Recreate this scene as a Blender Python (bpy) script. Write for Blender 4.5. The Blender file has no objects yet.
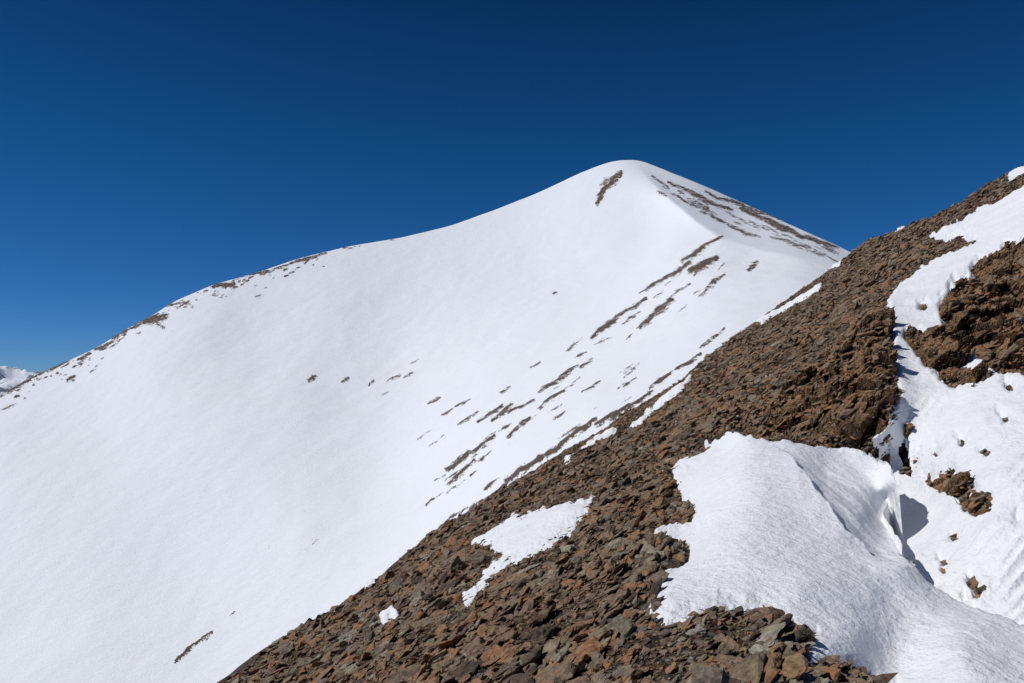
import bpy, bmesh, math, random
import numpy as np
from mathutils import Vector, Matrix, Euler, noise as mnoise
random.seed(4); rng=np.random.default_rng(7)
W,H=1024,683
F=W*28/36.0
HOR=380.0
TH=math.atan((HOR-H/2)/F)
SUN_AZ=math.radians(-99); SUN_EL=math.radians(48)
sc=bpy.context.scene
sc.view_settings.view_transform='Standard'
try: sc.view_settings.look='None'
except Exception: pass
sc.view_settings.exposure=0

# ------------------------------------------------------------ helpers
def station(px,py,y):
    """surveyed bearing (px,py) and distance -> world point (metres, eye at origin)"""
    xc=(np.asarray(px,float)-W/2)/F; yc=(H/2-np.asarray(py,float))/F
    dy=math.cos(TH)-yc*math.sin(TH); dz=math.sin(TH)+yc*math.cos(TH)
    return np.stack([xc/dy*y, y*np.ones_like(xc), dz/dy*y],-1)
class TPS:
    def __init__(s,pts,vals,reg=1e-4):
        s.p=np.array(pts,float)/500.; n=len(pts)
        d=np.linalg.norm(s.p[:,None]-s.p[None],axis=-1)
        K=s.k(d)+np.eye(n)*reg
        P=np.hstack([np.ones((n,1)),s.p])
        A=np.zeros((n+3,n+3)); A[:n,:n]=K; A[:n,n:]=P; A[n:,:n]=P.T
        b=np.concatenate([vals,np.zeros(3)]); s.w=np.linalg.solve(A,b)
    def k(s,d):
        return np.where(d>1e-9,d*d*np.log(np.maximum(d,1e-9)),0.)
    def __call__(s,px,py):
        px=np.asarray(px,float)/500.; py=np.asarray(py,float)/500.
        out=s.w[-3]+s.w[-2]*px+s.w[-1]*py
        for i in range(len(s.p)):
            d=np.sqrt((px-s.p[i,0])**2+(py-s.p[i,1])**2); out=out+s.w[i]*s.k(d)
        return out
PERM=rng.permutation(4096)
def perlin(x,y,seed=0):
    x=np.asarray(x,float)+seed*17.3; y=np.asarray(y,float)+seed*9.1
    xi=np.floor(x).astype(int); yi=np.floor(y).astype(int); xf=x-xi; yf=y-yi
    def g(ix,iy,fx,fy):
        h=PERM[(PERM[ix&4095]+iy)&4095]; a=h*(2*math.pi/4096)
        return np.cos(a)*fx+np.sin(a)*fy
    u=xf**3*(xf*(xf*6-15)+10); v=yf**3*(yf*(yf*6-15)+10)
    a=g(xi,yi,xf,yf);b=g(xi+1,yi,xf-1,yf);c=g(xi,yi+1,xf,yf-1);d=g(xi+1,yi+1,xf-1,yf-1)
    return ((a*(1-u)+b*u)*(1-v)+(c*(1-u)+d*u)*v)*1.5
def fbm(x,y,seed=0,o=4):
    s=0;a=1;
    for i in range(o):
        s=s+a*perlin(x,y,seed+i); x=x*2.03;y=y*2.03;a*=.5
    return s
def blocks(x,y,seed=0):
    """fractured rock: per cell height plus tilt, and distance to the crack"""
    xi=np.floor(x).astype(int); yi=np.floor(y).astype(int)
    best=np.full(x.shape,9.);sec=np.full(x.shape,9.);hh=np.zeros(x.shape)
    for i in (-1,0,1):
        for j in (-1,0,1):
            cx_=xi+i; cy_=yi+j
            h1=PERM[(PERM[(cx_+seed*7)&4095]+cy_)&4095]/4096.; h2=PERM[(PERM[(cy_+seed*13+55)&4095]+cx_)&4095]/4096.
            h3=PERM[(PERM[(cx_+seed*3+999)&4095]+cy_*3)&4095]/4096.
            dx=x-cx_-h1; dy=y-cy_-h2; d=np.hypot(dx,dy)
            val=h3+dx*(h1-.5)*1.6+dy*(h2-.5)*1.6
            nb=d<best
            sec=np.where(nb,best,np.minimum(sec,d)); hh=np.where(nb,val,hh); best=np.where(nb,d,best)
    return hh,sec-best
def sstep(a,b,x):
    t=np.clip((x-a)/(b-a),0,1); return t*t*(3-2*t)
def sdpoly(px,py,poly):
    px=np.asarray(px,float);py=np.asarray(py,float)
    d=np.full(px.shape,1e9); ins=np.zeros(px.shape,bool); n=len(poly)
    for i in range(n):
        ax,ay=poly[i];bx,by=poly[(i+1)%n]
        ex,ey=bx-ax,by-ay
        t=np.clip(((px-ax)*ex+(py-ay)*ey)/(ex*ex+ey*ey+1e-9),0,1)
        d=np.minimum(d,np.hypot(px-ax-t*ex,py-ay-t*ey))
        c=((ay>py)!=(by>py)); 
        if ey!=0: ins^= c&(px<ex*(py-ay)/ey+ax)
    return np.where(ins,d,-d)
def sdline(px,py,pts):
    """unsigned distance to polyline"""
    d=np.full(np.shape(px),1e9)
    for (ax,ay),(bx,by) in zip(pts[:-1],pts[1:]):
        ex,ey=bx-ax,by-ay
        t=np.clip(((px-ax)*ex+(py-ay)*ey)/(ex*ex+ey*ey+1e-9),0,1)
        d=np.minimum(d,np.hypot(px-ax-t*ex,py-ay-t*ey))
    return d
def mesh_arrays(name,verts,faces,smooth=True,mat=None,attrs=None):
    verts=np.asarray(verts,np.float32);faces=np.asarray(faces,np.int32)
    m=bpy.data.meshes.new(name); n=faces.shape[1]
    m.vertices.add(len(verts)); m.vertices.foreach_set('co',verts.ravel())
    m.loops.add(faces.size); m.loops.foreach_set('vertex_index',faces.ravel())
    m.polygons.add(len(faces)); m.polygons.foreach_set('loop_start',np.arange(0,faces.size,n,dtype=np.int32))
    m.polygons.foreach_set('use_smooth',np.full(len(faces),smooth))
    m.update(calc_edges=True); m.validate()
    if attrs:
        for k,v in attrs.items():
            a=m.attributes.new(k,'FLOAT','POINT'); a.data.foreach_set('value',np.asarray(v,np.float32))
    if mat: m.materials.append(mat)
    o=bpy.data.objects.new(name,m); sc.collection.objects.link(o); return o
def grid_faces(nr,nc,keep=None):
    i=np.arange(nr*nc).reshape(nr,nc)
    f=np.stack([i[:-1,:-1],i[:-1,1:],i[1:,1:],i[1:,:-1]],-1).reshape(-1,4)
    if keep is not None: f=f[keep.ravel()]
    return f
def up_faces(v,f):
    a=v[f[:,0]];b=v[f[:,1]];c=v[f[:,2]]
    n=np.cross(b-a,c-a)[:,2]
    return f[:,::-1] if n.mean()<0 else f
def structure(o,label,cat):
    o['kind']='structure'; o['label']=label; o['category']=cat

# ------------------------------------------------------------ materials
def newmat(name):
    m=bpy.data.materials.new(name); m.use_nodes=True; nt=m.node_tree; nt.nodes.clear()
    out=nt.nodes.new('ShaderNodeOutputMaterial'); b=nt.nodes.new('ShaderNodeBsdfPrincipled')
    nt.links.new(b.outputs[0],out.inputs[0]); return m,nt,b
class N:
    def __init__(s,nt): s.nt=nt; s.pos=None
    def n(s,t,**k):
        o=s.nt.nodes.new(t)
        for a,b in k.items(): setattr(o,a,b)
        return o
    def l(s,a,b): s.nt.links.new(a,b)
    def P(s):
        if s.pos is None: s.pos=s.n('ShaderNodeNewGeometry').outputs['Position']
        return s.pos
    def mapping(s,scale=(1,1,1),rot=(0,0,0)):
        m=s.n('ShaderNodeMapping'); m.inputs['Scale'].default_value=scale; m.inputs['Rotation'].default_value=rot
        s.l(s.P(),m.inputs[0]); return m.outputs[0]
    def noise(s,scale,detail=4,rough=.5,vec=None,dist=0):
        o=s.n('ShaderNodeTexNoise'); o.inputs['Scale'].default_value=scale;o.inputs['Detail'].default_value=detail
        o.inputs['Roughness'].default_value=rough;o.inputs['Distortion'].default_value=dist
        s.l(vec if vec is not None else s.P(),o.inputs['Vector']); return o.outputs['Fac']
    def vor(s,scale,feature='F1',vec=None,out='Distance'):
        o=s.n('ShaderNodeTexVoronoi',feature=feature); o.inputs['Scale'].default_value=scale
        s.l(vec if vec is not None else s.P(),o.inputs['Vector']); return o.outputs[out]
    def attr(s,name):
        a=s.n('ShaderNodeAttribute'); a.attribute_name=name; return a.outputs['Fac']
    def math(s,op,a,b=None,clamp=False):
        o=s.n('ShaderNodeMath',operation=op); o.use_clamp=clamp
        for i,x in enumerate((a,b)):
            if x is None: continue
            if isinstance(x,(int,float)): o.inputs[i].default_value=x
            else: s.l(x,o.inputs[i])
        return o.outputs[0]
    def ramp(s,fac,stops,interp='LINEAR'):
        o=s.n('ShaderNodeValToRGB'); r=o.color_ramp; r.interpolation=interp
        while len(r.elements)<len(stops): r.elements.new(.5)
        for e,(p,c) in zip(r.elements,stops):
            e.position=p; e.color=(c[0],c[1],c[2],1) if len(c)==3 else c
        s.l(fac,o.inputs[0]); return o.outputs[0]
    def mix(s,fac,a,b,bt='MIX'):
        o=s.n('ShaderNodeMix',data_type='RGBA',blend_type=bt)
        for i,x in ((0,fac),(6,a),(7,b)):
            if isinstance(x,(int,float)): o.inputs[i].default_value=x
            elif isinstance(x,tuple): o.inputs[i].default_value=(*x,1)
            else: s.l(x,o.inputs[i])
        return o.outputs[2]
    def bump(s,h,dist,strength=1,nrm=None):
        o=s.n('ShaderNodeBump'); o.inputs['Distance'].default_value=dist;o.inputs['Strength'].default_value=strength
        s.l(h,o.inputs['Height'])
        if nrm is not None: s.l(nrm,o.inputs['Normal'])
        return o.outputs[0]
def snow_near(name):
    m,nt,b=newmat(name); g=N(nt)
    col=g.ramp(g.noise(.8,4),[(.3,(.79,.81,.85)),(.7,(.84,.852,.875))])
    g.l(col,b.inputs['Base Color']); b.inputs['Roughness'].default_value=.55
    b.inputs['Specular IOR Level'].default_value=.25
    n1=g.bump(g.noise(1.4,3,.5),.07)
    n2=g.bump(g.noise(9,2,.5),.032,1,n1)
    n3=g.bump(g.noise(26,3,.65),.018,1,n2)
    n4=g.bump(g.noise(75,2,.6),.006,1,n3)
    g.l(n4,b.inputs['Normal']); return m
def rock_colour(g,tint):
    n=g.noise(2.2,5,.6)
    t=g.math('ADD',g.math('MULTIPLY',tint,.85),g.math('MULTIPLY',n,.30))
    c=g.ramp(t,[(.12,(.052,.038,.032)),(.25,(.110,.078,.059)),(.36,(.16,.130,.105)),(.48,(.205,.135,.090)),(.60,(.185,.155,.123)),(.72,(.255,.130,.070)),(.82,(.28,.145,.075)),(.90,(.225,.175,.12)),(.99,(.31,.28,.23))])
    rust=g.ramp(g.noise(.45,4,.6),[(.51,(0,0,0)),(.64,(1,1,1))])
    c=g.mix(g.math('MULTIPLY',rust,.34),c,(.28,.13,.062))
    lich=g.ramp(g.noise(5,5,.7),[(.53,(0,0,0)),(.60,(1,1,1))])
    c=g.mix(g.math('MULTIPLY',lich,.40),c,(.205,.195,.10))
    dk=g.ramp(g.noise(18,4,.7),[(.3,(.40,.40,.40)),(.6,(1.15,1.15,1.15))])
    return g.mix(1.0,c,dk,'MULTIPLY')
def rock_mat(name,mode):
    m,nt,b=newmat(name); g=N(nt)
    if mode=='attr': t=g.attr('tint')
    elif mode=='obj': t=g.n('ShaderNodeObjectInfo').outputs['Random']
    else:
        v=g.n('ShaderNodeTexVoronoi'); v.inputs['Scale'].default_value=9; g.l(g.P(),v.inputs['Vector'])
        s=g.n('ShaderNodeSeparateColor'); g.l(v.outputs['Color'],s.inputs[0]); t=s.outputs[0]
    c=rock_colour(g,t)
    if mode=='ground':
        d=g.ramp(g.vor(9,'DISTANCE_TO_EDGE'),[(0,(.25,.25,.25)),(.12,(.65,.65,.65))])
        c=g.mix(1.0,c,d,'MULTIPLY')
        # solid bedrock
        bn=g.noise(2.0,6,.75)
        bc=g.ramp(bn,[(.32,(.065,.048,.038)),(.43,(.145,.10,.07)),(.50,(.27,.145,.065)),(.56,(.30,.17,.085)),(.63,(.195,.145,.105)),(.75,(.29,.25,.18))])
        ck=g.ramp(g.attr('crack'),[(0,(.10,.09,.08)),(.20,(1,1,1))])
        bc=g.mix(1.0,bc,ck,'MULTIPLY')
        dk=g.ramp(g.noise(9,6,.8),[(.38,(.28,.28,.28)),(.54,(1.2,1.2,1.2))])
        bc=g.mix(1.0,bc,dk,'MULTIPLY')
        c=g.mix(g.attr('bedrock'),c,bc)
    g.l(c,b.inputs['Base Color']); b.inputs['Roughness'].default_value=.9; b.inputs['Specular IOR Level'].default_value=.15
    if mode=='ground':
        n1=g.bump(g.vor(5),.14,1); n2=g.bump(g.vor(13),.08,1,n1); n3=g.bump(g.noise(30,4,.6),.03,1,n2)
    else:
        n1=g.bump(g.noise(11,5,.6),.035,1); n2=g.bump(g.vor(26),.010,1,n1); n3=n2
    g.l(n3,b.inputs['Normal']); return m
def snow_far():
    m,nt,b=newmat('mountain_snow'); g=N(nt)
    nz=g.noise(.30,5,.75); nz2=g.noise(1.6,3,.7)
    s=g.math('ADD',g.attr('rock'),g.math('MULTIPLY',g.math('SUBTRACT',nz,.5),2.2))
    s=g.math('ADD',s,g.math('MULTIPLY',g.math('SUBTRACT',nz2,.5),1.3))
    mask=g.ramp(s,[(.53,(0,0,0)),(.56,(1,1,1))])
    rc=g.ramp(nz2,[(.3,(.055,.039,.031)),(.7,(.145,.10,.073))])
    sn=g.ramp(g.noise(.008,3),[(.3,(.765,.793,.84)),(.7,(.79,.813,.85))])
    g.l(g.mix(mask,sn,rc),b.inputs['Base Color']); b.inputs['Roughness'].default_value=.7; b.inputs['Specular IOR Level'].default_value=.15
    st=g.mapping((1,2.5,1.5),(0,0,.5))
    n1=g.bump(g.noise(.16,3,.5,st),.40,.8); n2=g.bump(g.noise(.9,4,.65,st),.34,1,n1)
    g.l(n2,b.inputs['Normal']); return m
def far_range_mat():
    m,nt,b=newmat('distant_range'); g=N(nt)
    n=g.noise(.0035,6,.65)
    c=g.ramp(n,[(.42,(.15,.17,.21)),(.49,(.72,.76,.84))])
    g.l(c,b.inputs['Base Color']); b.inputs['Roughness'].default_value=.9; return m
def valley_mat():
    m,nt,b=newmat('valley_ground'); g=N(nt)
    c=g.ramp(g.noise(.0006,8,.65),[(.42,(.09,.11,.12)),(.56,(.55,.60,.68))])
    g.l(c,b.inputs['Base Color']); b.inputs['Roughness'].default_value=.9; return m
M_snow=snow_near('wind_packed_snow'); M_ground=rock_mat('scree_ground','ground')
M_rock_s=rock_mat('scree_stone','attr'); M_rock_o=rock_mat('loose_rock','obj')
M_far=snow_far(); 

# ------------------------------------------------------------ far mountain
MS=[(-400,600),(-200,500),(-80,440),(0,396),(30,378),(75,358),(100,346),(125,330),(150,317),(175,301),(215,284),(250,275),(300,258),(350,246),(400,238),(450,226),(500,208),(540,192),(580,173),(600,165),(618,160),(640,160),(660,168),(700,184),(750,206),(800,229),(845,249),(900,280),(1000,335),(1200,450),(1450,600)]
MC=[(-400,600,460),(-200,500,490),(0,396,530),(100,346,565),(215,284,600),(350,246,640),(450,226,655),(540,192,665),(625,161,655),(700,184,625),(770,215,580),(845,249,520),(1000,335,460),(1200,450,420),
(660,190,600),(690,215,540),(720,238,474),(790,257,418),(840,266,395),
(740,215,575),(650,230,545),(600,230,570),(540,260,565),(450,280,570),(350,300,560),(250,330,540),(150,370,500),
(700,290,370),(650,330,350),(600,300,450),(500,350,430),(400,360,480),(300,400,440),(200,450,410),(100,430,460),
(600,390,290),(500,440,300),(400,480,345),(300,540,320),(200,600,315),(100,650,300),(0,683,300),(0,560,370),(0,460,445),(-200,600,390),
(0,820,240),(300,820,205),(600,820,120),(800,500,140),(800,350,260),(1000,500,160),(1200,600,140),(-300,820,270)]
mt=TPS([(a,b) for a,b,c in MC],[math.log(c) for a,b,c in MC],2e-3)
MS=np.array(MS,float)
def msil(px): 
    k=np.array([-2,-1,0,1,2])*4.
    return np.mean([np.interp(px+d,MS[:,0],MS[:,1]) for d in k],0)
pxs=np.concatenate([np.linspace(-400,-30,120,endpoint=False),np.linspace(-30,860,1000,endpoint=False),np.linspace(860,1450,90)])
nrow=560
t=np.linspace(0,1,nrow)**1.05
PX=np.tile(pxs,(nrow,1)); S=msil(pxs)
PY=S[None]+(860-S[None])*t[:,None]
PY=np.maximum(PY,S[None])
D=np.exp(mt(PX,PY))
SPUR=[(634,160),(648,178),(668,198),(695,220),(722,237),(760,249),(800,258),(860,268)]
sdl=sdline(PX,PY,SPUR)
D=D*(1-.042*np.exp(-np.maximum(np.hypot(sdl,1.0)-1.0,0)/13.)*sstep(0,.05,t)[:,None])
V=station(PX,PY,D)
V[...,2]+=fbm(V[...,0]/60,V[...,1]/60,1,4)*1.0*sstep(0,.08,t)[:,None]+perlin(V[...,0]/9,V[...,1]/9,5)*.12
# rocks: strokes along the fall line, (x0,y0,x1,y1,width,strength)
ST=[(621,173,606,188,3.6,.75),(606,186,597,204,3.4,.78),(612,178,600,186,2.4,.6),
(652,176,668,186,1.6,.6),(668,182,700,196,2.2,.68),(690,193,732,211,2.4,.70),(705,192,760,214,2.0,.68),(740,208,800,234,2.4,.72),(765,222,820,243,2.4,.72),(790,231,838,248,2.2,.68),(700,212,738,228,1.8,.64),(728,226,760,238,1.8,.62),(676,196,700,208,1.5,.58),(730,200,790,224,1.8,.64),(770,236,810,249,1.6,.6),
(722,236,700,248,2.2,.75),(704,248,682,262,3.2,.75),(716,258,690,272,4.2,.8),(690,264,664,280,3,.75),(668,278,640,296,2.2,.7),(724,274,706,288,2.6,.68),(712,286,698,296,1.8,.6),(757,262,748,269,3.0,.7),
(672,300,650,316,3.4,.75),(654,314,640,327,3.2,.72),(646,300,618,318,2.4,.7),(620,316,592,336,2.8,.75),(640,312,622,324,1.6,.6),(690,285,676,292,1.6,.55),(582,338,566,350,1.5,.55),(612,338,594,344,1.3,.45),
(578,366,560,377,2.4,.72),(560,378,538,392,2.4,.72),(592,362,575,368,1.5,.6),(564,391,540,408,2.6,.74),(534,400,508,412,2.1,.68),(512,404,492,422,2.5,.7),(502,406,478,424,2.5,.72),(478,412,458,424,1.9,.66),(530,418,508,436,2.6,.72),(494,436,470,454,2.6,.74),(470,452,446,470,3.0,.74),(474,460,448,484,3.0,.72),(492,450,478,462,1.8,.62),(452,408,442,414,1.8,.65),(440,398,428,404,2.0,.68),(470,398,455,406,1.6,.6),(510,385,500,392,1.8,.6),(540,360,530,366,1.5,.55),(430,430,418,438,1.4,.5),(414,372,404,378,1.6,.6),(400,376,386,382,1.8,.62),(418,360,410,364,1.5,.55),(374,380,368,386,1.6,.6),(348,378,342,381,2.2,.65),(316,376,309,380,2.6,.7),(388,392,380,396,1.4,.5),(556,291,553,294,2.2,.65),(586,352,574,358,1.5,.6),(600,382,582,392,1.7,.6),
(652,392,628,408,2.6,.74),(628,406,596,426,3.4,.80),(596,420,560,444,3.2,.78),(560,446,528,466,2.8,.76),(540,458,505,482,2.9,.76),(516,480,470,510,2.8,.74),(672,372,650,388,2.6,.74),(700,356,676,370,2.6,.74),(724,330,700,350,2.0,.62),(636,378,618,388,1.6,.62),(500,478,484,490,1.8,.62),(468,508,440,526,1.8,.6),
(212,632,194,646,2.2,.72),(194,645,175,662,2.4,.74),(234,612,230,616,1.8,.6),(318,540,312,545,1,.45),
(0,396,30,380,2.6,.70),(30,378,72,359,2.6,.72),(68,381,74,377,3.2,.72),(78,360,90,354,2.4,.68),(96,349,112,342,3.2,.74),(112,338,140,324,2.6,.70),(138,322,166,317,4.2,.80),(150,318,164,328,2.6,.65),(120,340,110,350,1.8,.55),(166,306,180,302,2.0,.66),(212,287,234,283,3.0,.76),(182,302,190,305,2,.62),(246,276,280,267,1.6,.66),(278,268,326,252,1.8,.70),(330,250,360,246,1.1,.5),(236,280,250,275,1.2,.5),(90,372,98,366,1.5,.5),(0,410,16,404,1.6,.55),(380,240,395,239,1,.5)]
r2=random.Random(3)
for i in range(30):
    x=r2.uniform(430,640); y=482-(x-430)*.52+r2.uniform(-40,26); L=r2.uniform(4,18); 
    ST.append((x,y,x-L,y+L*.70,r2.uniform(.9,1.6),r2.uniform(.44,.66)))
for i in range(44):
    x=r2.uniform(655,835); y=np.interp(x,[655,845],[180,251])+r2.uniform(1,14); L=r2.uniform(5,20)
    ST.append((x,y,x+L,y+L*.45,r2.uniform(1.,2.),r2.uniform(.44,.62)))
for i in range(16):
    x=r2.uniform(600,730); y=np.interp(x,[600,730],[330,250])+r2.uniform(-8,30); L=r2.uniform(4,14)
    ST.append((x,y,x-L,y+L*.72,r2.uniform(.7,1.3),r2.uniform(.42,.64)))
for i in range(90):
    x=r2.uniform(0,330)**1.0; y=float(np.interp(x,MS[:,0],MS[:,1]))+abs(r2.gauss(0,8))+1; L=r2.uniform(1,6)
    ST.append((x,y,x+L,y-L*.5,r2.uniform(.8,1.7),r2.uniform(.44,.74)))
R=np.zeros(PX.shape)
wob=perlin(PX/14,PY/14,11)*1.8
for (a,b,c,d,w,s) in ST:
    x0,x1=min(a,c)-25,max(a,c)+25
    ci=np.where((pxs>x0)&(pxs<x1))[0]
    if len(ci)==0: continue
    sl=slice(ci[0],ci[-1]+1)
    qx=PX[:,sl]; qy=PY[:,sl]+wob[:,sl]; ex,ey=c-a,d-b
    tt=np.clip(((qx-a)*ex+(qy-b)*ey)/(ex*ex+ey*ey+1e-9),0,1)
    dd=np.hypot(qx-a-tt*ex,qy-b-tt*ey)/(w*(1.15-.9*np.abs(tt-.5)))
    R[:,sl]=np.maximum(R[:,sl],(s+.10)*np.exp(-dd**2*.7))
V[...,2]+=np.maximum(R-.45,0)*1.0
# far side of the mountain
back=[]; bl=np.array([3,8,18,40,80,150,260,420,620,900.])
for s in bl:
    q=V[0].copy(); q[:,1]+=s; q[:,2]-=.12*s+.55*s*(1-math.exp(-s/30)); q[:,0]+=q[:,0]/V[0][:,1]*s*.8
    q[:,2]=np.maximum(q[:,2],-255); back.append(q)
back=np.array(back)[::-1]
VV=np.concatenate([back,V],0); RR=np.concatenate([np.zeros((len(bl),len(pxs))),R],0)
f=grid_faces(*VV.shape[:2]); vv=VV.reshape(-1,3)
o=mesh_arrays('snow_mountain',vv,up_faces(vv,f),True,M_far,{'rock':RR.ravel()})
structure(o,'broad snow covered mountain with a rounded summit and thin rock streaks','mountain')

# ------------------------------------------------------------ near ridge
GS=np.array([(-500,1180),(-200,970),(0,834),(100,764),(205,692),(250,662),(300,629),(350,595),(400,560),(450,528),(480,507),(520,481),(560,455),(600,431),(640,406),(680,380),(700,363),(740,333),(780,304),(820,277),(850,254),(868,240),(900,230),(930,218),(960,201),(1000,178),(1024,168),(1100,132),(1300,60),(1500,20)],float)
GC=[(-500,1180,6),(-200,970,9),(0,834,11),(205,692,15),(300,629,19),(400,560,26),(480,507,34),(560,455,44),(640,406,62),(740,333,95),(820,277,120),(850,254,120),(868,240,100),(900,230,82),(960,201,64),(1024,168,52),(1300,60,40),
(300,683,10.5),(400,683,7.5),(512,683,6),(650,683,5.3),(800,683,5.0),(420,600,12.5),(512,560,13),(620,600,7.6),(560,500,20),(620,470,21),(700,420,23),(700,385,42),(650,420,36),(760,400,24),(820,400,19),(840,430,15.8),(878,420,14.6),(872,340,21),(870,380,17),(800,330,46),(880,300,30),(890,260,48),(960,230,42),
(908,425,15.3),(908,380,17.4),(900,335,22),(940,260,34),(1000,225,35),(1024,300,22),(975,320,22),(960,365,17.6),(1024,380,15),(960,480,12.4),(1024,500,10.6),(912,480,14.4),(908,515,13.8),(935,520,12.4),(930,560,10.8),(1024,620,8.5),(960,600,9.3),
(700,500,13.5),(750,460,16),(800,500,14.5),(850,480,16),(885,500,14.8),(760,600,7.4),(860,600,9.5),(900,660,7.6),(1024,683,8),
(0,1200,3.4),(512,1000,2.2),(800,1000,2.1),(1024,1000,2.6),(1300,1000,2.6),(1300,600,8.2),(1300,300,17)]
gt=TPS([(a,b) for a,b,c in GC],[1/c for a,b,c in GC],3e-4)
def gq(px,py): return np.clip(gt(px,py),1/140.,.9)
def jitter(px,py,a,sc_,seed): return fbm(px/sc_,py/sc_,seed,3)*a
GUL=[(924,238),(965,218),(1000,200),(1024,186),(1100,152),(1200,110),(1400,60),(1400,900),(900,900),(880,600),(860,520),(872,470),(885,450),(878,434),(893,422),(896,380),(889,335),(886,303),(901,282),(928,262),(962,247),(976,240),(950,243)]
HOL=[[(1024,247),(1100,235),(1110,374),(1024,373),(1000,377),(985,362),(948,340),(941,312),(952,290),(978,269),(1005,253)],
[(908,337),(936,340),(960,364),(984,380),(956,390),(935,376),(914,354)],
[(891,440),(906,432),(916,455),(912,478),(898,470)],
[(926,480),(948,470),(962,484),(990,500),(988,512),(974,517),(958,500),(938,492)],
[(970,579),(982,590),(976,598)],[(1002,417),(1010,421),(1006,426)],[(941,561),(947,566),(943,573)],[(960,440),(966,439),(964,446)],
[(1180,300),(1400,300),(1400,500),(1230,480)]]
for (x,y,r) in [(1014,292,2),(985,455,1.6),(1018,520,2),(955,540,2),(935,455,2),(1010,388,2),(924,310,1.8),(964,600,1.8)]:
    HOL.append([(x-r,y),(x,y-r),(x+r*1.3,y+.3*r),(x+.2*r,y+r)])
def sd_gully(px,py,j=1):
    s=sdpoly(px,py,GUL)
    for h in HOL: s=np.minimum(s,-sdpoly(px,py,h))
    return s+jitter(px,py,3.2*j,16,51)+jitter(px,py,2.2*j,5,55)
PATCH=[[(474,545),(500,528),(512,514),(524,512),(520,522),(548,512),(594,502),(584,520),(562,540),(535,556),(504,571),(486,588),(466,606),(464,596),(484,572),(502,556),(484,550)],
[(380,620),(392,611),(396,616),(384,625)],[(362,582),(372,574),(376,579),(366,586)],
[(755,322),(790,302),(822,284),(818,292),(785,310),(762,324)],[(632,424),(655,404),(676,388),(692,375),(688,384),(664,401),(640,421),(612,437)],[(896,228),(904,225),(906,229),(898,232)],[(826,270),(842,260),(840,266)],
[(560,464),(592,441),(616,428),(612,435),(590,448),(566,467)],
[(1006,176),(1024,165),(1060,146),(1060,156),(1030,170),(1012,180)]]
def sd_patch(i,px,py): return sdpoly(px,py,PATCH[i])+(jitter(px,py,3.0,10,61)+jitter(px,py,1.3,3.5,66) if i==0 else jitter(px,py,1.3,8,61+i))
DR=[(655,472),(690,456),(712,440),(735,427),(758,434),(770,440),(790,439),(812,443),(836,444),(860,447),(876,452),(888,462),(898,476),(895,486),(887,498),(885,512),(894,528),(905,545),(916,562),(928,578),(960,600),(1030,623),(1300,700),(1400,1100),(860,1100),(892,692),(865,674),(795,668),(808,643),(770,614),(735,606),(700,622),(668,620),(656,600),(662,570),(684,552),(660,546),(655,528),(676,520),(694,522),(688,508),(694,498),(676,488)]
def sd_drift(px,py):
    left=1-sstep(720,860,px)*(1-sstep(600,630,py))
    return sdpoly(px,py,DR)+jitter(px,py,6,20,81)*left+jitter(px,py,1.5,6,91)*left+(jitter(px,py,2.0,14,95)+jitter(px,py,.8,4,97))*(1-left)
OUT=[(770,392),(828,362),(862,322),(890,318),(896,400),(884,446),(840,442),(790,432),(742,424),(752,404)]
def sd_bed(px,py):
    s=sdpoly(px,py,OUT)
    for h in HOL[:4]: s=np.maximum(s,sdpoly(px,py,h)+5)
    return s+jitter(px,py,6,14,151)
gpx=np.concatenate([np.linspace(-500,150,90,endpoint=False),np.linspace(150,730,440,endpoint=False),np.linspace(730,1050,440,endpoint=False),np.linspace(1050,1450,70)])
gr=np.concatenate([np.linspace(0,.42,560,endpoint=False),np.linspace(.42,.75,190,endpoint=False),np.linspace(.75,1,70)])
GPX=np.tile(gpx,(len(gr),1)); GSI=np.interp(gpx,GS[:,0],GS[:,1])
GPY=GSI[None]+(1250-GSI[None])*gr[:,None]
def relief(P,py_from_sil=None):
    x,y=P[...,0],P[...,1]
    far=sstep(9,22,y)
    z=fbm(x/1.7,y/1.7,21,3)*.075+ perlin(x/.45,y/.45,31)*.02*(1-sstep(20,50,y))
    z=z+fbm(x/6,y/6,41,3)*.30*far*(1-.4*sstep(60,110,y))
    return z
def ground_point(px,py,rough=True):
    P=station(px,py,1/gq(px,py))
    if rough: P[...,2]+=relief(P)
    return P
GP=ground_point(GPX,GPY)
sdg=sd_gully(GPX,GPY); sdd=sd_drift(GPX,GPY)
GP[...,2]-=relief(GP)*sstep(-4,10,sdg)*.9 + .018*GP[...,1]*sstep(2,14,sdg)
GP[...,2]-=.25*sstep(4,30,sdd)+.5*sstep(10,40,sdd)*sstep(760,820,GPX)
bed=sstep(-4,8,sd_bed(GPX,GPY))*(1-sstep(0,6,sdd))
wx=perlin(GP[...,0]*1.1,GP[...,1]*.5,201)*.25; wy=perlin(GP[...,0]*1.1,GP[...,1]*.5,205)*.25
h1,c1=blocks(GP[...,0]/.9+wx,GP[...,1]/1.8+GP[...,2]*.6+wy,1); h2,c2=blocks(GP[...,0]/.32+GP[...,2]*.7+wx,GP[...,1]/.7+GP[...,2]*1.3+wy,2)
hh=(h1*.70+h2*.30-.25-.26*(1-sstep(0,.08,c1))-.12*(1-sstep(0,.12,c2)))*bed
GP+=hh[...,None]*np.array([-.1,-.6,.65])*1.0
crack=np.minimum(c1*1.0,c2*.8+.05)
bl=np.array([.4,1,2,4,8,15,28,50,90,150,230.,330])
back=[]
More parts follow.
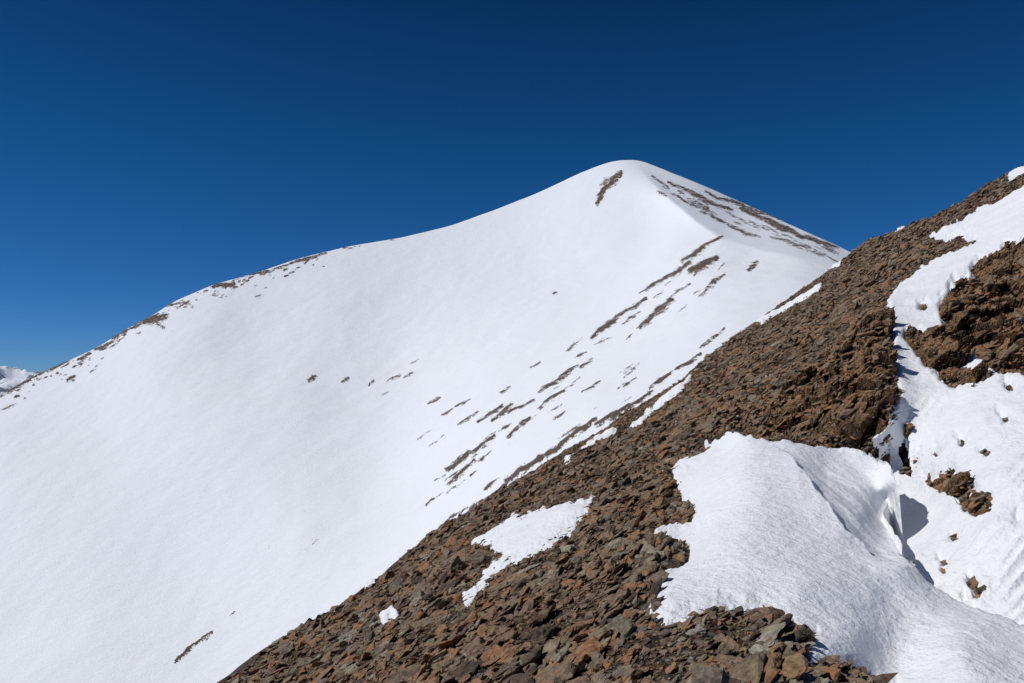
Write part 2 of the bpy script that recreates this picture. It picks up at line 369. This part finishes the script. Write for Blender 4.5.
for s in bl:
    q=GP[0].copy(); q[:,0]+=q[:,0]/GP[0][:,1]*s-.45*s; q[:,1]+=s; q[:,2]-=.85*s*(1-.6*math.exp(-s/2)); 
    back.append(q)
zz=np.zeros((len(bl),len(gpx)))
GV=np.concatenate([np.array(back)[::-1],GP],0); f=grid_faces(*GV.shape[:2]); vv=GV.reshape(-1,3)
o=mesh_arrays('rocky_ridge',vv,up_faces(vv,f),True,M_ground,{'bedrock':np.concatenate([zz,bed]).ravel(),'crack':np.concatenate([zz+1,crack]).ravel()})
structure(o,'steep brown scree covered ridge slope','ridge')

# ------------------------------------------------------------ snow on the ridge
def sheet(name,x0,x1,y0,y1,step,sdf,point,thick,label,cat,edge=-6):
    nx=int((x1-x0)/step)+1; ny=int((y1-y0)/step)+1
    a,b=np.meshgrid(np.linspace(x0,x1,nx),np.linspace(y0,y1,ny))
    s=sdf(a,b); sil=np.interp(a,GS[:,0],GS[:,1]); 
    P=point(a,b); P[...,2]+=thick(a,b,s,P)
    ok=(s>edge)&(b>sil-1)
    keep=ok[:-1,:-1]&ok[1:,:-1]&ok[:-1,1:]&ok[1:,1:]
    f=grid_faces(ny,nx,keep); vv=P.reshape(-1,3); used,inv=np.unique(f,return_inverse=True)
    vv=vv[used]; f=inv.reshape(-1,4)
    o=mesh_arrays(name,vv,up_faces(vv,f),True,M_snow); structure(o,label,cat); return o
def gpoint(a,b):
    P=ground_point(a,b,False); s=sd_gully(a,b); P[...,2]+=relief(P)*(1-.9*sstep(-4,10,s)); return P
def fpoint(a,b): return ground_point(a,b,True)
def th_gully(a,b,s,P): 
    u=P[...,1]/F
    gro=(1-np.abs(perlin((a+b*.9)/20.,(b-a*.5)/140.,181))*2)*.06*sstep(5,30,s)*sstep(380,440,b)
    return u*(6.5*sstep(-1,7,s)-6.5*(1-sstep(-6,2,s)))+gro+(fbm(P[...,0]/2.2,P[...,1]/2.2,171,3)*.08+fbm(P[...,0]/.6,P[...,1]/.9,175,2)*.016)*sstep(3,20,s)
sheet('snow_gully',855,1400,60,900,1.4,sd_gully,gpoint,th_gully,'steep wind packed snow slope with rock poking through','snow')
for i in range(len(PATCH)):
    p=np.array(PATCH[i]); big=(i==0)
    def th(a,b,s,P,big=big):
        u=P[...,1]/F
        return u*((2.0 if big else 2.5)*sstep(-1,9 if big else 3,s)-4.5*(1-sstep(-5,1,s)))+(.015 if big else .05)
    sheet('snow_patch',p[:,0].min()-8,p[:,0].max()+8,p[:,1].min()-8,p[:,1].max()+8,.7,lambda a,b,i=i:sd_patch(i,a,b),fpoint,th,'thin patch of snow lying between brown rocks','snow')
# wind drift with cornice lip: the crest runs away from the viewer, the face leans down to the gully
DC=[]
for (x,y) in [(655,472),(690,456),(715,441),(692,507),(680,484),(655,530),(684,550),(662,570),(656,600),(668,620),(735,606),(770,614),(808,643),(795,668),(865,674),(892,692),(880,800),(860,1100)]:
    DC.append((x,y,1/float(gq(x,y))*.985))
CREST=[(735,428),(768,441),(790,455),(806,476),(824,502),(848,534),(878,560),(925,580)]
def fy(px,py,t=.23):
    # distance to the lee face, a plane leaning down to the gully
    u=(px-512)/F; v=(HOR-py)/F
    return 2.563/(-v+.179-t*u)
for (x,y,k) in [(858,447,.92),(876,452,.90),(898,476,.90),(825,462,1),(850,470,1.0),(875,480,1.01),(840,495,1),(862,505,1.03),(850,520,1),(868,528,1.04),(890,545,1.03),(906,562,.99),(886,490,1.06),(880,508,1.12),(888,526,1.10)]:
    DC.append((x,y,fy(x,y)*k))
DC+=[(735,428,16.6),(770,441,14.7),(812,443,14.6),(740,480,12.0),(720,540,9.1),(790,455,13.2),(806,476,11.72),(824,502,10.5),(848,534,9.45),(800,520,9.75),(780,490,11.0),(820,550,8.7),
(928,578,8.5),(960,600,8.1),(1030,623,7.5),(890,600,7.8),(800,590,7.3),(860,630,6.8),(960,650,6.4),(1030,683,5.9),(1200,700,5.9),(1300,760,5),(1300,1100,2.5),(1000,1000,2.6)]
dt=TPS([(a,b) for a,b,c in DC],[1/c for a,b,c in DC],4e-5)
FACE=CREST[1:]+[(930,582),(905,546),(882,512),(898,476),(876,452),(812,443)]
def dpoint(a,b):
    wob_=perlin(a/22,b/22,305)*3+perlin(a/7,b/7,307)*1.2
    s=sdpoly(a,b,FACE)
    dc=sdline(a,b,CREST[1:7]); inside=s>0
    y=1/np.clip(dt(a,b),1/30.,.9)
    P=station(a,b,y); P[...,2]+=fbm(P[...,0]/1.5,P[...,1]/1.5,71,3)*.035+fbm(P[...,0]/.35,P[...,1]/.35,75,2)*.007
    fade=sstep(440,465,b)*(1-sstep(535,575,b))
    sg=np.where(inside,dc,-dc)+wob_
    P[...,2]+=(-.12*sstep(-1,4,sg)+.06*np.exp(-np.abs(sg)/9.))*fade
    fl=np.abs(perlin(P[...,0]*2.4+P[...,1]*.15,P[...,1]*.35,301))
    P[...,2]-=fl*.08*sstep(2,22,s)
    return P
def dthick(a,b,s,P):
    rightedge=sstep(700,735,a)*(1-sstep(0,40,b-np.interp(a,[700,900,1030,1300],[560,560,640,740])))
    u=P[...,1]/F
    left=u*(3.5*sstep(0,16,s)-8*(1-sstep(-7,2,s)))
    right=-.05*(1-sstep(-1,4,s))**1.5-np.where(s<0,-s*.22,0)
    return left*(1-rightedge)+right*rightedge
sheet('snow_drift',640,1400,415,1100,1.0,sd_drift,dpoint,dthick,'smooth wind sculpted snow drift with a broken cornice lip','snow',edge=-8)

# ------------------------------------------------------------ rocks
def hull(seed,n,dims,detail=0):
    r=random.Random(seed); bm=bmesh.new()
    for i in range(n):
        v=Vector((r.uniform(-1,1),r.uniform(-1,1),r.uniform(-1,1)))
        m=max(abs(v.x),abs(v.y),abs(v.z)); v=v/(m**.75+1e-6)*r.uniform(.75,1)
        bm.verts.new((v.x*dims[0],v.y*dims[1],v.z*dims[2]))
    res=bmesh.ops.convex_hull(bm,input=bm.verts)
    bmesh.ops.delete(bm,geom=[v for v in bm.verts if not v.link_faces],context='VERTS')
    if detail:
        bmesh.ops.bevel(bm,geom=list(bm.edges),offset=.025,segments=1,affect='EDGES',clamp_overlap=True)
        bmesh.ops.triangulate(bm,faces=bm.faces)
        for k in range(detail):
            le=[e for e in bm.edges if e.calc_length()>.22]
            bmesh.ops.subdivide_edges(bm,edges=le,cuts=1); bmesh.ops.triangulate(bm,faces=bm.faces)
        for v in bm.verts:
            p=v.co*2.2+Vector((seed*3.1,0,0)); v.co+=Vector(mnoise.noise_vector(p))*.09+Vector(mnoise.noise_vector(p*3.3))*.045
    bmesh.ops.triangulate(bm,faces=bm.faces)
    bmesh.ops.recalc_face_normals(bm,faces=bm.faces)
    bm.verts.index_update()
    V_=np.array([v.co[:] for v in bm.verts]); F_=np.array([[v.index for v in f.verts] for f in bm.faces]); bm.free(); return V_,F_
dimsets=[(1,.8,.17),(1,.55,.25),(1,.9,.12),(.9,.8,.34),(1,.4,.15),(1,.7,.22)]
LOW=[hull(100+i,11,dimsets[i%6]) for i in range(24)]
MID=[hull(200+i,16,dimsets[i%6],1) for i in range(24)]
HI=[hull(300+i,17,dimsets[i%6],3) for i in range(24)]
cx=(GPX[:-1,:-1]+GPX[1:,1:])/2; cy=(GPY[:-1,:-1]+GPY[1:,1:])/2
e1=GP[1:,:-1]-GP[:-1,:-1]; e2=GP[:-1,1:]-GP[:-1,:-1]; nr=np.cross(e1,e2); ar=np.linalg.norm(nr,axis=-1); 
gd=1/gq(cx,cy)
SZ0=.032
size=SZ0*(1+gd/22)
wgt=np.minimum(ar,.6)/(size**2)*(1/(1+(gd/40)**2))
inview=(cx>180)&(cx<1050)&(cy<720)
wgt=np.where(inview,wgt,wgt*.05)*np.where((sdg[:-1,:-1]>8)|(sdd[:-1,:-1]>8),0,1)
tot=wgt.sum(); NR=int(min(270000,tot*.85))
pick=rng.choice(wgt.size,NR,p=(wgt/tot).ravel())
ii,jj=np.unravel_index(pick,wgt.shape)
dx=GPX[0,jj+1]-GPX[0,jj]; dyy=GPY[ii+1,jj]-GPY[ii,jj]
fx,fy_=rng.random(NR),rng.random(NR)
rx=GPX[ii,jj]+fx*dx; ry=GPY[ii,jj]+fy_*dyy
RP=GP[ii,jj]*((1-fx)*(1-fy_))[:,None]+GP[ii,jj+1]*(fx*(1-fy_))[:,None]+GP[ii+1,jj]*((1-fx)*fy_)[:,None]+GP[ii+1,jj+1]*(fx*fy_)[:,None]
snow=np.maximum(sd_gully(rx,ry),sd_drift(rx,ry))
for i in range(len(PATCH)): snow=np.maximum(snow,sd_patch(i,rx,ry)+1)
sbed=sd_bed(rx,ry)
ok=((snow<1.)|((snow<8)&(rng.random(NR)<.25)))&(rng.random(NR)>sstep(-2,6,sbed)*.84)
rx,ry,RP=rx[ok],ry[ok],RP[ok]; snow=snow[ok]; sbed=sbed[ok]
d=RP[:,1]; 
sz=SZ0*(1+d/22)*np.exp(rng.normal(-.10,.70,len(d)))
# patches of coarse rubble among fine debris, and a few big slabs
patchy=perlin(RP[:,0]/1.3,RP[:,1]/1.3,401)
sz*=np.clip(1+patchy*.8,.5,1.7)
sz=np.where(rng.random(len(d))<.010,sz*2.5,sz)
sz=np.clip(sz,.013,.20*(1+d/60))
sz=np.where(snow>-6,np.minimum(sz,.07*(1+d/30)),sz)
tintv=np.clip(rng.random(len(d))*.95+perlin(RP[:,0]/2.2,RP[:,1]/2.2,411)*.22,0,1)
tintv=np.where((sbed>-4),.40+rng.random(len(d))*.46,tintv)
nrm=np.array([-.53,.10,.84])
pxsize=sz/d*F*(( (rx>200)&(rx<1024)&(ry<683)&(ry>0)))
order=np.argsort(-pxsize); top=order[:300]; istop=np.zeros(len(d),bool); istop[top]=True
Q=Vector((0,0,1)).rotation_difference(Vector(nrm).normalized()).to_matrix()
def rotm(k=.28):
    t1,t2=rng.normal(0,k,2)
    return Q@Euler((t1,t2,rng.random()*6.283)).to_matrix()
labels=['rust brown angular rock lying on the scree slope','flat grey brown stone slab resting on scree','blocky dark brown rock with lichen on the ridge']
base=[]
for i,(v_,f_) in enumerate(HI):
    m=bpy.data.meshes.new('rock'); m.from_pydata(v_.tolist(),[],f_.tolist()); m.materials.append(M_rock_o); base.append(m)
for k in top:
    i=random.randrange(len(HI)); o=bpy.data.objects.new('rock',base[i]); sc.collection.objects.link(o)
    M=rotm(.17); s=float(sz[k])*1.0; p=RP[k]
    o.matrix_world=Matrix.Translation(Vector(p)+Vector((0,0,s*.03)))@M.to_4x4()@Matrix.Diagonal((s,s,s*random.uniform(.8,1.15),1))
    o['label']=labels[{0:0,1:0,2:1,3:2,4:1,5:2}[i%6]]; o['category']='rock'; o['group']='loose rocks on the ridge'
vs=[];fs=[];ts=[];off=0
rest=np.where(~istop)[0]
kind=rng.integers(0,72,len(rest)); mid=pxsize[rest]>6.5
for big,LIB in ((True,MID),(False,LOW)):
    for vi,(v_,f_) in enumerate(LIB):
        ks=rest[(mid==big)&(kind%len(LIB)==vi)]
        if len(ks)==0: continue
        M=np.array([np.array(rotm()) for _ in ks])
        q=np.einsum('kij,nj->kni',M,v_)*sz[ks][:,None,None]+RP[ks][:,None,:]; q[...,2]+=(sz[ks]*.08)[:,None]
        n=len(v_)
        fs.append((f_[None]+(np.arange(len(ks))*n)[:,None,None]+off).reshape(-1,3)); vs.append(q.reshape(-1,3)); ts.append(np.repeat(tintv[ks],n)); off+=n*len(ks)
o=mesh_arrays('scree',np.concatenate(vs),np.concatenate(fs),False,M_rock_s,{'tint':np.concatenate(ts)})
o['kind']='stuff'; o['label']='brown scree of small broken stones covering the ridge'; o['category']='scree'

# ------------------------------------------------------------ valley floor and distant range
n=60; g=np.linspace(-1,1,n); g=np.sign(g)*np.abs(g)**2*60000
a,b=np.meshgrid(g,g); z=np.full(a.shape,-270.)-(a*a+b*b)/(2*6.371e6)*1.0
vv=np.stack([a,b,z],-1).reshape(-1,3); f=grid_faces(n,n)
o=mesh_arrays('valley_ground',vv,up_faces(vv,f),True,valley_mat()); structure(o,'snow dusted valley floor reaching the horizon','ground')
nu,nv=1100,90
th=np.linspace(-math.radians(75),math.radians(75),nu); rr=np.linspace(9000,15000,nv)
T,Rr=np.meshgrid(th,rr); x=np.sin(T)*Rr; y=np.cos(T)*Rr
prof=np.sin(np.linspace(0,math.pi,nv))[:,None]
z=-330+prof*(390+ (1-np.abs(fbm(x/900,y/900,101,5))*1.3)*210+fbm(x/2600,y/2600,121,3)*90-160)
vv=np.stack([x,y,z],-1).reshape(-1,3); f=grid_faces(nv,nu)
o=mesh_arrays('distant_mountains',vv,up_faces(vv,f),True,far_range_mat()); structure(o,'low distant snowy mountain range with dark ridges','mountains')

# ------------------------------------------------------------ light, sky, camera
w=bpy.data.worlds.new('World'); sc.world=w; w.use_nodes=True; nt=w.node_tree; bg=nt.nodes['Background']
sky=nt.nodes.new('ShaderNodeTexSky'); sky.sky_type='NISHITA'; sky.sun_disc=False
sky.sun_elevation=SUN_EL; sky.sun_rotation=SUN_AZ; sky.altitude=4000; sky.air_density=1.0; sky.dust_density=0.1; sky.ozone_density=3.0
g=N(nt); tc=g.n('ShaderNodeTexCoord'); sx=g.n('ShaderNodeSeparateXYZ'); nt.links.new(tc.outputs['Generated'],sx.inputs[0])
tint=g.ramp(sx.outputs['Z'],[(0.0,(.27,.50,.86)),(.10,(.15,.45,.80)),(.27,(.07,.43,.69)),(.44,(.045,.285,.52)),(1.0,(.17,.42,.62))])
nt.links.new(g.mix(1.0,sky.outputs[0],tint,'MULTIPLY'),bg.inputs[0]); bg.inputs[1].default_value=.08
L=bpy.data.lights.new('sun','SUN'); L.energy=3.45; L.angle=math.radians(.5); L.color=(1,.97,.93)
lo=bpy.data.objects.new('sun',L); sc.collection.objects.link(lo)
dv=Vector((math.sin(SUN_AZ)*math.cos(SUN_EL),math.cos(SUN_AZ)*math.cos(SUN_EL),math.sin(SUN_EL)))
lo.rotation_euler=dv.to_track_quat('Z','Y').to_euler()
cam=bpy.data.cameras.new('camera'); cam.lens=28; cam.sensor_width=36; cam.clip_start=.1; cam.clip_end=120000
co=bpy.data.objects.new('camera',cam); sc.collection.objects.link(co); co.rotation_euler=(math.pi/2+TH,0,0); sc.camera=co
